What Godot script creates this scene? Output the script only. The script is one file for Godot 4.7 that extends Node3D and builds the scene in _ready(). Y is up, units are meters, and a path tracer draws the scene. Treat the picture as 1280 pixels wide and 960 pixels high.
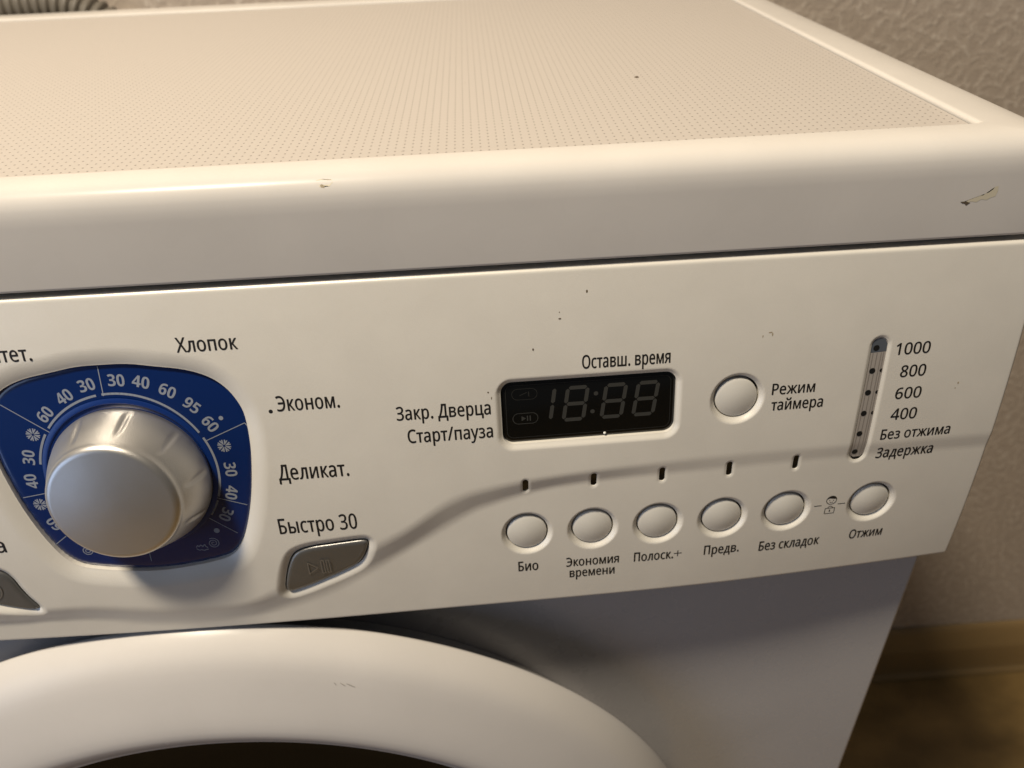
extends Node3D
# A washing machine seen close from above its control panel. Metres; the top of the lid is y = 0, the middle of the machine x = 0, the front of the lid z = 0.

const FLOOR_Y := -0.85
const WALL_Z := -0.40
const GAP_Y := -0.0331      # top edge of the control panel
const FOOT_Y := -0.1635     # bottom edge of the control panel
const SIDE_X := 0.2985
const BAND_X := [-0.3, -0.06, -0.032, -0.0035, 0.025, 0.04, 0.06, 0.086, 0.104, 0.115, 0.143, 0.2, 0.258, 0.3]
const BAND_TOP := [-0.1451, -0.1459, -0.1447, -0.1476, -0.1483, -0.1421, -0.1331, -0.1213, -0.1097, -0.1065, -0.1035, -0.1011, -0.1016, -0.1021]
const BAND_LOW := [-0.1558, -0.1555, -0.156, -0.1612, -0.1595, -0.1574, -0.1503, -0.1354, -0.1247, -0.1187, -0.1115, -0.1092, -0.1091, -0.1106]
const BASE := Vector3(0, FLOOR_Y, -0.17)   # where the machine stands

var M := {}
var machine: Node3D
var panel: MeshInstance3D
var taken := {}
var fonts := {}

func _ready() -> void:
	# ---- camera
	var cam := Camera3D.new()
	cam.name = "camera"
	var attr := CameraAttributesPhysical.new()
	attr.frustum_focal_length = 24.05
	attr.frustum_focus_distance = 0.25
	attr.exposure_aperture = 11.0
	attr.frustum_near = 0.01
	attr.frustum_far = 20.0
	cam.attributes = attr
	cam.fov = 53.03
	cam.near = 0.01
	cam.far = 20.0
	cam.transform = Transform3D(Basis(Vector3(0.99772, -0.03562, 0.05738), Vector3(0.06178, 0.82444, -0.56257), Vector3(-0.02727, 0.56483, 0.82476)).orthonormalized(), Vector3(0.1210, 0.0720, 0.2153))
	add_child(cam)
	# ---- air and light of the room
	var we := WorldEnvironment.new()
	we.name = "environment"
	var env := Environment.new()
	env.background_mode = Environment.BG_COLOR
	env.background_color = Color(0.72, 0.72, 0.73)
	env.background_energy_multiplier = 0.12
	env.tonemap_mode = Environment.TONE_MAPPER_LINEAR
	env.tonemap_exposure = 1.0
	env.sdfgi_enabled = true
	env.ssao_enabled = true
	env.ssil_enabled = true
	we.environment = env
	add_child(we)
	area("ceiling_lamp_light", Vector3(-0.40, 1.26, 0.36), Vector3(0.05, -0.05, -0.1), Vector2(0.20, 0.20), Color(1.0, 0.94, 0.845), 2.95)
	area("window_light", Vector3(-1.3, -0.02, 0.95), Vector3(0.05, -0.1, 0.0), Vector2(0.8, 1.1), Color(0.74, 0.84, 1.0), 0.55)
	materials()
	# ---- setting
	build_room()
	# ---- the machine
	machine = Node3D.new()
	machine.name = "washing_machine"
	machine.position = BASE
	add_child(machine)
	machine.set_meta("label", "white front loading washing machine with blue program dial and row of round buttons")
	machine.set_meta("category", "washing machine")
	build_cabinet()
	build_lid()
	build_panel()
	build_dial()
	build_knob()
	build_buttons()
	build_display()
	build_print()
	build_door()
	build_wear()
	build_hose()

# ------------------------------------------------------------ helpers
func area(called: String, at: Vector3, towards: Vector3, size: Vector2, c: Color, e: float) -> void:
	var l := AreaLight3D.new()
	l.name = called
	l.area_size = size
	l.light_color = c
	l.light_energy = e
	l.area_range = 8.0
	l.shadow_enabled = true
	l.transform = Transform3D(Basis.looking_at(towards - at, Vector3(0.1, 1, 0.2)), at)
	add_child(l)

func put(called: String, mesh: Mesh, mat: Material, parent: Node, t := Transform3D()) -> MeshInstance3D:
	var o := MeshInstance3D.new()
	var key := str(parent.get_instance_id()) + called
	taken[key] = taken.get(key, -1) + 1
	o.name = called if taken[key] == 0 else "%s_%03d" % [called, taken[key]]
	o.mesh = mesh
	o.material_override = mat
	o.transform = t
	if parent == machine:
		o.transform.origin -= BASE
	parent.add_child(o, true)
	return o

func std(c: Color, rough := 0.5, metal := 0.0) -> StandardMaterial3D:
	var m := StandardMaterial3D.new()
	m.albedo_color = c
	m.roughness = rough
	m.metallic = metal
	return m

func noise_tex(freq: float, seed_: int, octaves: int, lo: float, hi: float, size := 512, as_normal := false, bump := 1.0) -> NoiseTexture2D:
	var n := FastNoiseLite.new()
	n.noise_type = FastNoiseLite.TYPE_SIMPLEX
	n.seed = seed_
	n.frequency = freq
	n.fractal_octaves = octaves
	var t := NoiseTexture2D.new()
	t.width = size
	t.height = size
	t.seamless = true
	t.noise = n
	t.as_normal_map = as_normal
	t.bump_strength = bump
	if not as_normal:
		var g := Gradient.new()
		g.set_color(0, Color(lo, lo, lo))
		g.set_color(1, Color(hi, hi, hi))
		t.color_ramp = g
	return t

func grainy(m: StandardMaterial3D, scale: float, rough_tex: Texture2D, normal_tex: Texture2D, normal_scale: float) -> void:
	m.albedo_texture = M.tone
	m.uv1_triplanar = true
	m.uv1_world_triplanar = true
	m.uv1_scale = Vector3(scale, scale, scale)
	if rough_tex:
		m.roughness_texture = rough_tex
		m.roughness_texture_channel = BaseMaterial3D.TEXTURE_CHANNEL_RED
	if normal_tex:
		m.normal_enabled = true
		m.normal_texture = normal_tex
		m.normal_scale = normal_scale

func materials() -> void:
	M.tone = noise_tex(0.005, 21, 4, 0.972, 1.0)
	var wear := noise_tex(0.012, 4, 5, 0.84, 1.0)
	var flake := noise_tex(0.22, 9, 2, 0.0, 1.0, 512, true, 3.0)
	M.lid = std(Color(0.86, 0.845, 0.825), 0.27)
	M.lid.metallic_specular = 0.27
	grainy(M.lid, 6.0, wear, null, 0.0)
	M.paint = std(Color(0.91, 0.895, 0.86), 0.42, 0.1)
	grainy(M.paint, 12.0, wear, flake, 0.05)
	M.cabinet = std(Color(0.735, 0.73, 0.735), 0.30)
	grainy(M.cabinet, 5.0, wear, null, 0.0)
	M.door = std(Color(0.85, 0.835, 0.82), 0.28)
	M.door.metallic_specular = 0.3
	grainy(M.door, 6.0, wear, null, 0.0)
	M.button = std(Color(0.90, 0.89, 0.86), 0.42, 0.15)
	grainy(M.button, 25.0, wear, flake, 0.08)
	M.knob = std(Color(0.84, 0.83, 0.815), 0.38, 0.9)
	grainy(M.knob, 22.0, null, flake, 0.12)
	M.grey_button = std(Color(0.50, 0.50, 0.495), 0.36, 0.65)
	grainy(M.grey_button, 22.0, wear, flake, 0.1)
	M.blue = std(Color(0.012, 0.14, 0.37), 0.22)
	M.blue.clearcoat_enabled = true
	M.blue.clearcoat = 0.6
	M.blue.clearcoat_roughness = 0.08
	M.blue_ring = std(Color(0.02, 0.17, 0.44), 0.35)
	M.dark = std(Color(0.03, 0.03, 0.03), 0.6)
	M.key_mark = std(Color(0.62, 0.61, 0.59), 0.35, 0.7)
	M.ink = std(Color(0.085, 0.07, 0.06), 0.6)
	M.mark = std(Color(0.54, 0.57, 0.63), 0.6)
	M.glass_black = std(Color(0.05, 0.052, 0.05), 0.09)
	M.segment = std(Color(0.21, 0.21, 0.2), 0.5)
	M.segment_faint = std(Color(0.125, 0.125, 0.12), 0.5)
	M.strip = std(Color(0.66, 0.635, 0.61), 0.22)
	M.strip.clearcoat_enabled = true
	M.strip.clearcoat = 1.0
	M.strip.clearcoat_roughness = 0.05
	M.strip_cap = std(Color(0.32, 0.34, 0.37), 0.25)
	M.strip_line = std(Color(0.50, 0.475, 0.455), 0.3)
	M.chip = std(Color(0.84, 0.81, 0.72), 0.8)
	M.chip_dark = std(Color(0.36, 0.31, 0.24), 0.8)
	M.smudge = std(Color(0.63, 0.58, 0.49), 0.8)
	M.scuff = std(Color(0.83, 0.795, 0.70), 0.6)
	M.bright = std(Color(0.9, 0.9, 0.88), 0.5)
	M.hose = std(Color(0.42, 0.40, 0.365), 0.5)
	M.door_glass = std(Color(0.015, 0.015, 0.017), 0.2)
	M.door_glass.metallic_specular = 0.15
	# the lid's inlaid sheet: small dimples in rows, dust lying in them
	var s := 64
	var dots := Image.create(s, s, true, Image.FORMAT_RGB8)
	var hill := Image.create(s, s, true, Image.FORMAT_RGB8)
	for y in s:
		for x in s:
			var d := minf(Vector2(x - 32, y - 32).length(), 99.0)
			for c in [Vector2(0, 0), Vector2(64, 0), Vector2(0, 64), Vector2(64, 64)]:
				d = minf(d, Vector2(x - c.x, y - c.y).length() + 99.0)
			var k := smoothstep(5.0, 8.5, d)
			var a := lerpf(0.66, 1.0, k)
			dots.set_pixel(x, y, Color(a, a * (0.985 + 0.015 * k), a * (0.97 + 0.03 * k)))
			var hh := smoothstep(4.0, 10.0, d)
			hill.set_pixel(x, y, Color(hh, hh, hh))
	M.sheet = std(Color(0.755, 0.73, 0.705), 0.5)
	M.sheet.albedo_texture = ImageTexture.create_from_image(dots)
	var nm := hill.duplicate()
	nm.bump_map_to_normal_map(4.0)
	M.sheet.normal_enabled = true
	M.sheet.normal_texture = ImageTexture.create_from_image(nm)
	M.sheet.normal_scale = 0.6
	# wallpaper: brown grey ground under pale torn streaks in low relief
	var wn := FastNoiseLite.new()
	wn.noise_type = FastNoiseLite.TYPE_SIMPLEX
	wn.seed = 31
	wn.frequency = 0.012
	wn.fractal_type = FastNoiseLite.FRACTAL_RIDGED
	wn.fractal_octaves = 6
	wn.fractal_gain = 0.62
	wn.domain_warp_enabled = true
	wn.domain_warp_amplitude = 60.0
	wn.domain_warp_frequency = 0.008
	var wt := NoiseTexture2D.new()
	wt.width = 1024
	wt.height = 1024
	wt.seamless = true
	wt.noise = wn
	var wg := Gradient.new()
	wg.offsets = PackedFloat32Array([0.0, 0.45, 0.62, 0.76, 1.0])
	wg.colors = PackedColorArray([Color(0.73, 0.68, 0.635), Color(0.76, 0.71, 0.66), Color(0.78, 0.73, 0.68), Color(0.87, 0.83, 0.785), Color(0.90, 0.86, 0.82)])
	wt.color_ramp = wg
	var wb := NoiseTexture2D.new()
	wb.width = 1024
	wb.height = 1024
	wb.seamless = true
	wb.noise = wn
	wb.as_normal_map = true
	wb.bump_strength = 6.0
	M.wallpaper = std(Color(1, 1, 1), 0.7)
	M.wallpaper.albedo_texture = wt
	M.wallpaper.normal_enabled = true
	M.wallpaper.normal_texture = wb
	M.wallpaper.normal_scale = 0.5
	M.wallpaper.uv1_triplanar = true
	M.wallpaper.uv1_world_triplanar = true
	M.wallpaper.uv1_scale = Vector3(4.2, 4.2, 4.2)
	var ft := noise_tex(0.01, 77, 4, 0.72, 1.0, 512)
	M.floor = std(Color(0.68, 0.56, 0.35), 0.5)
	M.floor.albedo_texture = ft
	M.floor.uv1_triplanar = true
	M.floor.uv1_world_triplanar = true
	M.floor.uv1_scale = Vector3(1.3, 1.3, 2.2)
	M.skirting = std(Color(0.60, 0.50, 0.34), 0.4)

func font(bold := false) -> Font:
	if not fonts.has(bold):
		var f := SystemFont.new()
		f.font_names = PackedStringArray(["Droid Sans"])
		f.font_weight = 700 if bold else 400
		var fv := FontVariation.new()
		fv.base_font = f
		fv.variation_embolden = 0.0
		fonts[bold] = fv
	return fonts[bold]

# ---- meshes from rows of points
func grid_mesh(rows: Array, closed := false, flip := false) -> ArrayMesh:
	var v := PackedVector3Array()
	var idx := PackedInt32Array()
	var w: int = rows[0].size()
	for r in rows:
		for p in r:
			v.append(p)
	for j in rows.size() - 1:
		for i in (w if closed else w - 1):
			var a := j * w + i
			var b := j * w + (i + 1) % w
			var c := (j + 1) * w + (i + 1) % w
			var d := (j + 1) * w + i
			idx.append_array(PackedInt32Array([a, b, c, a, c, d] if flip else [a, c, b, a, d, c]))
	return from_arrays(v, idx)

func from_arrays(v: PackedVector3Array, idx: PackedInt32Array, n := PackedVector3Array(), uv := PackedVector2Array()) -> ArrayMesh:
	if n.is_empty():
		n.resize(v.size())
		for k in range(0, idx.size(), 3):
			var f := (v[idx[k + 2]] - v[idx[k]]).cross(v[idx[k + 1]] - v[idx[k]])
			for q in 3:
				n[idx[k + q]] += f
		for k in n.size():
			n[k] = n[k].normalized() if n[k].length() > 0.0 else Vector3.UP
	var a := []
	a.resize(Mesh.ARRAY_MAX)
	a[Mesh.ARRAY_VERTEX] = v
	a[Mesh.ARRAY_NORMAL] = n
	if not uv.is_empty():
		a[Mesh.ARRAY_TEX_UV] = uv
	a[Mesh.ARRAY_INDEX] = idx
	var m := ArrayMesh.new()
	m.add_surface_from_arrays(Mesh.PRIMITIVE_TRIANGLES, a)
	return m

func merge(parts: Array) -> ArrayMesh:
	var st := SurfaceTool.new()
	for p in parts:
		st.append_from(p, 0, Transform3D())
	return st.commit()

func lathe(profile: Array, n := 64) -> ArrayMesh:   # profile of Vector2(radius, height); axis z, seen from +z
	var rows := []
	for p in profile:
		var r := []
		for i in n:
			var a := TAU * i / n
			r.append(Vector3(p.x * cos(a), p.x * sin(a), p.y))
		rows.append(r)
	return grid_mesh(rows, true, false)

func smooth_loop(pts: Array, per := 8) -> PackedVector2Array:
	var out := PackedVector2Array()
	var n := pts.size()
	for i in n:
		var a: Vector2 = pts[(i + n - 1) % n]
		var b: Vector2 = pts[i]
		var c: Vector2 = pts[(i + 1) % n]
		var d: Vector2 = pts[(i + 2) % n]
		for k in per:
			out.append(b.cubic_interpolate(c, a, d, float(k) / per))
	return out

func poly_sdf(p: Vector2, poly: PackedVector2Array) -> float:
	var d := 1e9
	var s := 1.0
	var n := poly.size()
	var j := n - 1
	for i in n:
		var vi := poly[i]
		var vj := poly[j]
		var e := vj - vi
		var w := p - vi
		var b := w - e * clampf(w.dot(e) / e.length_squared(), 0.0, 1.0)
		d = minf(d, b.length_squared())
		var c1 := p.y >= vi.y
		var c2 := p.y < vj.y
		var c3 := e.x * w.y > e.y * w.x
		if (c1 and c2 and c3) or (not c1 and not c2 and not c3):
			s = -s
		j = i
	return s * sqrt(d)

func seg_sdf(p: Vector2, a: Vector2, b: Vector2, r: float) -> float:
	var e := b - a
	var w := p - a
	return (w - e * clampf(w.dot(e) / maxf(e.length_squared(), 1e-12), 0.0, 1.0)).length() - r

func box_sdf(p: Vector2, c: Vector2, h: Vector2, r: float) -> float:
	var q := (p - c).abs() - h + Vector2(r, r)
	return Vector2(maxf(q.x, 0), maxf(q.y, 0)).length() + minf(maxf(q.x, q.y), 0.0) - r

# ---- the surface of the control panel
func along(xs: Array, ys: Array, x: float) -> float:
	var n := xs.size()
	if x <= xs[0]:
		return ys[0]
	for i in n - 1:
		if x <= xs[i + 1]:
			var h: float = xs[i + 1] - xs[i]
			var t: float = (x - xs[i]) / h
			var m0: float = (ys[i + 1] - ys[maxi(i - 1, 0)]) / (xs[i + 1] - xs[maxi(i - 1, 0)])
			var m1: float = (ys[mini(i + 2, n - 1)] - ys[i]) / (xs[mini(i + 2, n - 1)] - xs[i])
			var t2 := t * t
			var t3 := t2 * t
			return (2 * t3 - 3 * t2 + 1) * ys[i] + (t3 - 2 * t2 + t) * h * m0 + (-2 * t3 + 3 * t2) * ys[i + 1] + (t3 - t2) * h * m1
	return ys[n - 1]

func ramp(u: float) -> float:   # a straight slope with rounded ends
	var e := 0.34
	u = clampf(u, 0.0, 1.0)
	if u < e:
		return u * u / (2.0 * e * (1.0 - e))
	if u > 1.0 - e:
		return 1.0 - (1.0 - u) * (1.0 - u) / (2.0 * e * (1.0 - e))
	return (u - e * 0.5) / (1.0 - e)

func plain_z(x: float, y: float, top: float, low: float) -> float:
	var h := GAP_Y - y
	return 0.18671 * h - 0.8 * h * (h - 0.13) - 1.2 * h * x * x - lerpf(0.0026, 0.0007, smoothstep(0.08, 0.22, x)) * ramp((top - y) / (top - low))

func facing(y: float) -> Vector3:
	var h := GAP_Y - y
	return Vector3(0, 0.18671 - 0.8 * (2.0 * h - 0.13), 1).normalized()

func panel_z(x: float, y: float) -> float:
	return plain_z(x, y, along(BAND_X, BAND_TOP, x), along(BAND_X, BAND_LOW, x))

func on(x: float, y: float, off := 0.0) -> Vector3:
	return Vector3(x, y, panel_z(x, y) + off)

func frame_at(x: float, y: float, off := 0.0) -> Transform3D:
	var e := 0.004
	var tx := (on(x + e, y) - on(x - e, y)).normalized()
	var ty := (on(x, y + e) - on(x, y - e)).normalized()
	var n := tx.cross(ty).normalized()
	return Transform3D(Basis(tx, n.cross(tx), n), on(x, y) + n * off)

const BUTTONS := [Vector2(0.1307, -0.1299), Vector2(0.1546, -0.1299), Vector2(0.1785, -0.1300), Vector2(0.2024, -0.1301), Vector2(0.2263, -0.1299), Vector2(0.2589, -0.1299), Vector2(0.2031, -0.0806)]
const SLITS := [Vector2(0.1308, -0.1085), Vector2(0.1548, -0.1084), Vector2(0.1790, -0.1085), Vector2(0.2030, -0.1085), Vector2(0.2270, -0.1083)]
const START := [Vector2(0.0416, -0.1454), Vector2(0.0422, -0.1416), Vector2(0.0442, -0.1351), Vector2(0.0467, -0.1301), Vector2(0.0497, -0.1279), Vector2(0.0544, -0.1267), Vector2(0.0601, -0.1262), Vector2(0.0664, -0.1257), Vector2(0.0718, -0.1254), Vector2(0.0739, -0.1260), Vector2(0.0742, -0.1278), Vector2(0.0733, -0.1307), Vector2(0.0716, -0.1343), Vector2(0.0690, -0.1374), Vector2(0.0638, -0.1402), Vector2(0.0568, -0.1432), Vector2(0.0498, -0.1460), Vector2(0.0443, -0.1476), Vector2(0.0423, -0.1472)]
const POWER := [Vector2(-0.0470, -0.1455), Vector2(-0.0491, -0.1411), Vector2(-0.0506, -0.1369), Vector2(-0.0519, -0.1325), Vector2(-0.0540, -0.1293), Vector2(-0.0580, -0.1272), Vector2(-0.0634, -0.1262), Vector2(-0.0699, -0.1257), Vector2(-0.0759, -0.1255), Vector2(-0.0779, -0.1267), Vector2(-0.0779, -0.1298), Vector2(-0.0760, -0.1338), Vector2(-0.0727, -0.1374), Vector2(-0.0668, -0.1411), Vector2(-0.0600, -0.1441), Vector2(-0.0540, -0.1460), Vector2(-0.0500, -0.1469), Vector2(-0.0477, -0.1468)]
const DIAL_HALF := [Vector2(0.0000, -0.0554), Vector2(0.0081, -0.0556), Vector2(0.0156, -0.0568), Vector2(0.0251, -0.0585), Vector2(0.0321, -0.0612), Vector2(0.0368, -0.0650), Vector2(0.0400, -0.0701), Vector2(0.0415, -0.0757), Vector2(0.0414, -0.0856), Vector2(0.0400, -0.0958), Vector2(0.0377, -0.1066), Vector2(0.0343, -0.1172), Vector2(0.0307, -0.1246), Vector2(0.0263, -0.1288), Vector2(0.0195, -0.1308), Vector2(0.0099, -0.1323)]
const STRIP_TOP := Vector2(0.2498, -0.0652)
const STRIP_LOW := Vector2(0.2492, -0.1071)
var dial_loop: PackedVector2Array

func dial_points() -> Array:
	var out := []
	for p in DIAL_HALF:
		out.append(p + Vector2(-0.0012, 0))
	out.append(Vector2(-0.0012, -0.1330))
	for k in range(DIAL_HALF.size() - 1, 0, -1):
		out.append(Vector2(-DIAL_HALF[k].x - 0.0012, DIAL_HALF[k].y))
	return out

# features cut into the panel: shape, width and depth of the rim round it
func features() -> Array:
	var f := []
	for b in BUTTONS:
		f.append({"at": b, "r": 0.0077, "w": 0.0015, "d": 0.0015, "p": 1.1, "half": Vector2(0.012, 0.012)})
	for s in SLITS:
		f.append({"a": s + Vector2(0, 0.0020), "b": s - Vector2(0, 0.0020), "at": s, "r": 0.00105, "w": 0.0006, "d": 0.00025, "p": 1.0, "half": Vector2(0.004, 0.005)})
	f.append({"a": STRIP_TOP, "b": STRIP_LOW, "at": Vector2(0.2502, -0.0864), "r": 0.0028, "w": 0.0009, "d": 0.0005, "p": 1.1, "half": Vector2(0.005, 0.027)})
	f.append({"box": Vector2(0.0292, 0.0112), "at": Vector2(0.1531, -0.0806), "r": 0.0038, "w": 0.0017, "d": 0.0011, "p": 1.2, "half": Vector2(0.036, 0.018)})
	f.append({"poly": smooth_loop(START, 4), "at": Vector2(0.058, -0.138), "w": 0.0030, "d": 0.0016, "p": 1.5, "half": Vector2(0.024, 0.018)})
	f.append({"poly": smooth_loop(POWER, 4), "at": Vector2(-0.063, -0.138), "w": 0.0030, "d": 0.0016, "p": 1.5, "half": Vector2(0.024, 0.018)})
	f.append({"poly": dial_loop, "at": Vector2(0, -0.0925), "w": 0.0062, "d": 0.0017, "p": 1.7, "half": Vector2(0.052, 0.052)})
	return f

func sdf_of(f: Dictionary, p: Vector2) -> float:
	if f.has("poly"):
		return poly_sdf(p, f.poly)
	if f.has("box"):
		return box_sdf(p, f.at, f.box, f.r)
	if f.has("a"):
		return seg_sdf(p, f.a, f.b, f.r)
	return p.distance_to(f.at) - f.r

func lip(e: float, r: float) -> float:
	if e >= r:
		return 0.0
	var k := (r - e) / r
	return r * (1.0 - sqrt(maxf(0.0, 1.0 - k * k * 0.98)))

func build_panel() -> void:
	dial_loop = smooth_loop(dial_points(), 4)
	var xs := PackedFloat64Array()
	var ys := PackedFloat64Array()
	var x := -SIDE_X
	while x < -0.0851:
		xs.append(x)
		x += 0.004
	x = -0.085
	while x < SIDE_X - 0.0002:
		xs.append(x)
		x += 0.00045
	xs.append(SIDE_X)
	var rows := 292
	for j in rows + 1:
		ys.append(lerpf(FOOT_Y, GAP_Y, float(j) / rows))
	var nx := xs.size()
	var ny := ys.size()
	var z := PackedFloat64Array()
	var hole := PackedFloat64Array()
	z.resize(nx * ny)
	hole.resize(nx * ny)
	hole.fill(1.0)
	for i in nx:
		var top := along(BAND_X, BAND_TOP, xs[i])
		var low := along(BAND_X, BAND_LOW, xs[i])
		var ex := SIDE_X - absf(xs[i])
		for j in ny:
			var e := minf(minf(GAP_Y - ys[j], ys[j] - FOOT_Y), ex)
			z[j * nx + i] = plain_z(xs[i], ys[j], top, low) - lip(e, 0.0012)
	for f in features():
		var i0 := xs.bsearch(f.at.x - f.half.x)
		var i1 := mini(xs.bsearch(f.at.x + f.half.x), nx)
		var j0 := ys.bsearch(f.at.y - f.half.y)
		var j1 := mini(ys.bsearch(f.at.y + f.half.y), ny)
		var fw: float = f.w
		for j in range(j0, j1):
			for i in range(i0, i1):
				var d := sdf_of(f, Vector2(xs[i], ys[j]))
				var k := j * nx + i
				hole[k] = minf(hole[k], d)
				if d < fw:
					z[k] -= f.d * pow(1.0 - maxf(d, 0.0) / fw, f.p)
	var v := PackedVector3Array()
	var n := PackedVector3Array()
	v.resize(nx * ny)
	n.resize(nx * ny)
	for j in ny:
		var ja := maxi(j - 1, 0)
		var jb := mini(j + 1, ny - 1)
		for i in nx:
			var ia := maxi(i - 1, 0)
			var ib := mini(i + 1, nx - 1)
			v[j * nx + i] = Vector3(xs[i], ys[j], z[j * nx + i])
			n[j * nx + i] = Vector3(-(z[j * nx + ib] - z[j * nx + ia]) / (xs[ib] - xs[ia]), -(z[jb * nx + i] - z[ja * nx + i]) / (ys[jb] - ys[ja]), 1.0).normalized()
	var idx := PackedInt32Array()
	var wall := []
	for j in ny - 1:
		for i in nx - 1:
			var q := [j * nx + i, j * nx + i + 1, (j + 1) * nx + i + 1, (j + 1) * nx + i]
			var inside := 0
			for c in q:
				if hole[c] <= 0.0:
					inside += 1
			if inside == 4:
				continue
			if inside == 0:
				idx.append(q[0]); idx.append(q[2]); idx.append(q[1])
				idx.append(q[0]); idx.append(q[3]); idx.append(q[2])
				continue
			var ring := []
			var cut := []
			for c in 4:
				var a: int = q[c]
				var b: int = q[(c + 1) % 4]
				if hole[a] > 0.0:
					ring.append(a)
				if (hole[a] > 0.0) != (hole[b] > 0.0):
					var t: float = hole[a] / (hole[a] - hole[b])
					v.append(v[a].lerp(v[b], t))
					n.append(n[a].lerp(n[b], t).normalized())
					ring.append(v.size() - 1)
					cut.append(v.size() - 1)
			for c in range(1, ring.size() - 1):
				idx.append(ring[0]); idx.append(ring[c + 1]); idx.append(ring[c])
			if cut.size() == 2:
				wall.append(cut)
	for c in wall:
		var a: Vector3 = v[c[0]]
		var b: Vector3 = v[c[1]]
		var s := Vector3(a.y - b.y, b.x - a.x, 0).normalized()
		var at := v.size()
		for p in [a, b, b - Vector3(0, 0, 0.0045), a - Vector3(0, 0, 0.0045)]:
			v.append(p)
			n.append(s)
		idx.append_array(PackedInt32Array([at, at + 2, at + 1, at, at + 3, at + 2]))
	# the edges turned back towards the cabinet
	for side in 3:
		var line := []
		if side == 0:
			for i in nx: line.append(v[(ny - 1) * nx + i])
		elif side == 1:
			for i in nx: line.append(v[i])
		else:
			for j in ny: line.append(v[j * nx + nx - 1])
		var s: Vector3 = [Vector3.UP, Vector3.DOWN, Vector3.RIGHT][side]
		var at := v.size()
		for p in line:
			v.append(p); n.append(s)
			v.append(Vector3(p.x, p.y, -0.014)); n.append(s)
		for k in line.size() - 1:
			idx.append_array(PackedInt32Array([at + 2 * k, at + 2 * k + 1, at + 2 * k + 3, at + 2 * k, at + 2 * k + 3, at + 2 * k + 2]))
	panel = put("control_panel", from_arrays(v, idx, n), M.paint, machine)

# a sheet that follows the panel, cut along an outline, used inside the recesses
func sheet(f: Dictionary, off: float, grow: float, step: float, dome := 0.0, dome_w := 1.0, bulge := 0.0) -> ArrayMesh:
	var v := PackedVector3Array()
	var idx := PackedInt32Array()
	var hole := PackedFloat64Array()
	var nx := int(f.half.x * 2 / step) + 1
	var ny := int(f.half.y * 2 / step) + 1
	for j in ny:
		for i in nx:
			var p := Vector2(f.at.x - f.half.x + i * step, f.at.y - f.half.y + j * step)
			var d := sdf_of(f, p) - grow
			hole.append(-d)
			var k := clampf(1.0 + d / dome_w, 0.0, 1.0)
			var rel: Vector2 = (p - f.at) / f.half
			v.append(on(p.x, p.y, off - dome * (1.0 - sqrt(maxf(0.0, 1.0 - k * k))) - bulge * rel.length_squared()))
	for j in ny - 1:
		for i in nx - 1:
			var q := [j * nx + i, j * nx + i + 1, (j + 1) * nx + i + 1, (j + 1) * nx + i]
			var ring := []
			for c in 4:
				var a: int = q[c]
				var b: int = q[(c + 1) % 4]
				if hole[a] > 0.0:
					ring.append(a)
				if (hole[a] > 0.0) != (hole[b] > 0.0):
					v.append(v[a].lerp(v[b], hole[a] / (hole[a] - hole[b])))
					hole.append(0.0)
					ring.append(v.size() - 1)
			for c in range(1, ring.size() - 1):
				idx.append_array(PackedInt32Array([ring[0], ring[c + 1], ring[c]]))
	return from_arrays(v, idx)

# ---- print: flat shapes that follow the panel, 0.05 mm proud of it
func flat(polys: Array, off: float) -> ArrayMesh:
	var v := PackedVector3Array()
	var n := PackedVector3Array()
	var idx := PackedInt32Array()
	for poly in polys:
		var pts: PackedVector2Array = poly
		var tri := Geometry2D.triangulate_polygon(pts)
		var at := v.size()
		for p in pts:
			v.append(on(p.x, p.y, off))
			n.append(facing(p.y))
		for k in range(0, tri.size(), 3):
			var a := pts[tri[k]]
			var b := pts[tri[k + 1]]
			var c := pts[tri[k + 2]]
			if (b - a).cross(c - a) > 0.0:
				idx.append_array(PackedInt32Array([at + tri[k], at + tri[k + 2], at + tri[k + 1]]))
			else:
				idx.append_array(PackedInt32Array([at + tri[k], at + tri[k + 1], at + tri[k + 2]]))
	return from_arrays(v, idx, n)

func stroke(pts: Array, w: float) -> Array:   # a ribbon as quads
	var out := []
	for i in pts.size() - 1:
		var from: Vector2 = pts[i]
		var to: Vector2 = pts[i + 1]
		var e := (to - from).normalized()
		var s := Vector2(-e.y, e.x) * w * 0.5
		var o := e * w * 0.12
		var many := ceili((to - from).length() / 0.0012)
		for k in many:
			var a := from.lerp(to, float(k) / many) - (o if k == 0 else Vector2.ZERO)
			var b := from.lerp(to, float(k + 1) / many) + (o if k == many - 1 else Vector2.ZERO)
			out.append(PackedVector2Array([a - s, b - s, b + s, a + s]))
	return out

func disc(c: Vector2, r: float, n := 16) -> PackedVector2Array:
	var out := PackedVector2Array()
	for i in n:
		out.append(c + Vector2.from_angle(TAU * i / n) * r)
	return out

func arc(c: Vector2, r: float, from: float, to: float, n := 24) -> Array:   # degrees clockwise from the top
	var out := []
	for i in n + 1:
		var a := deg_to_rad(lerpf(from, to, float(i) / n))
		out.append(c + Vector2(sin(a), cos(a)) * r)
	return out

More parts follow.
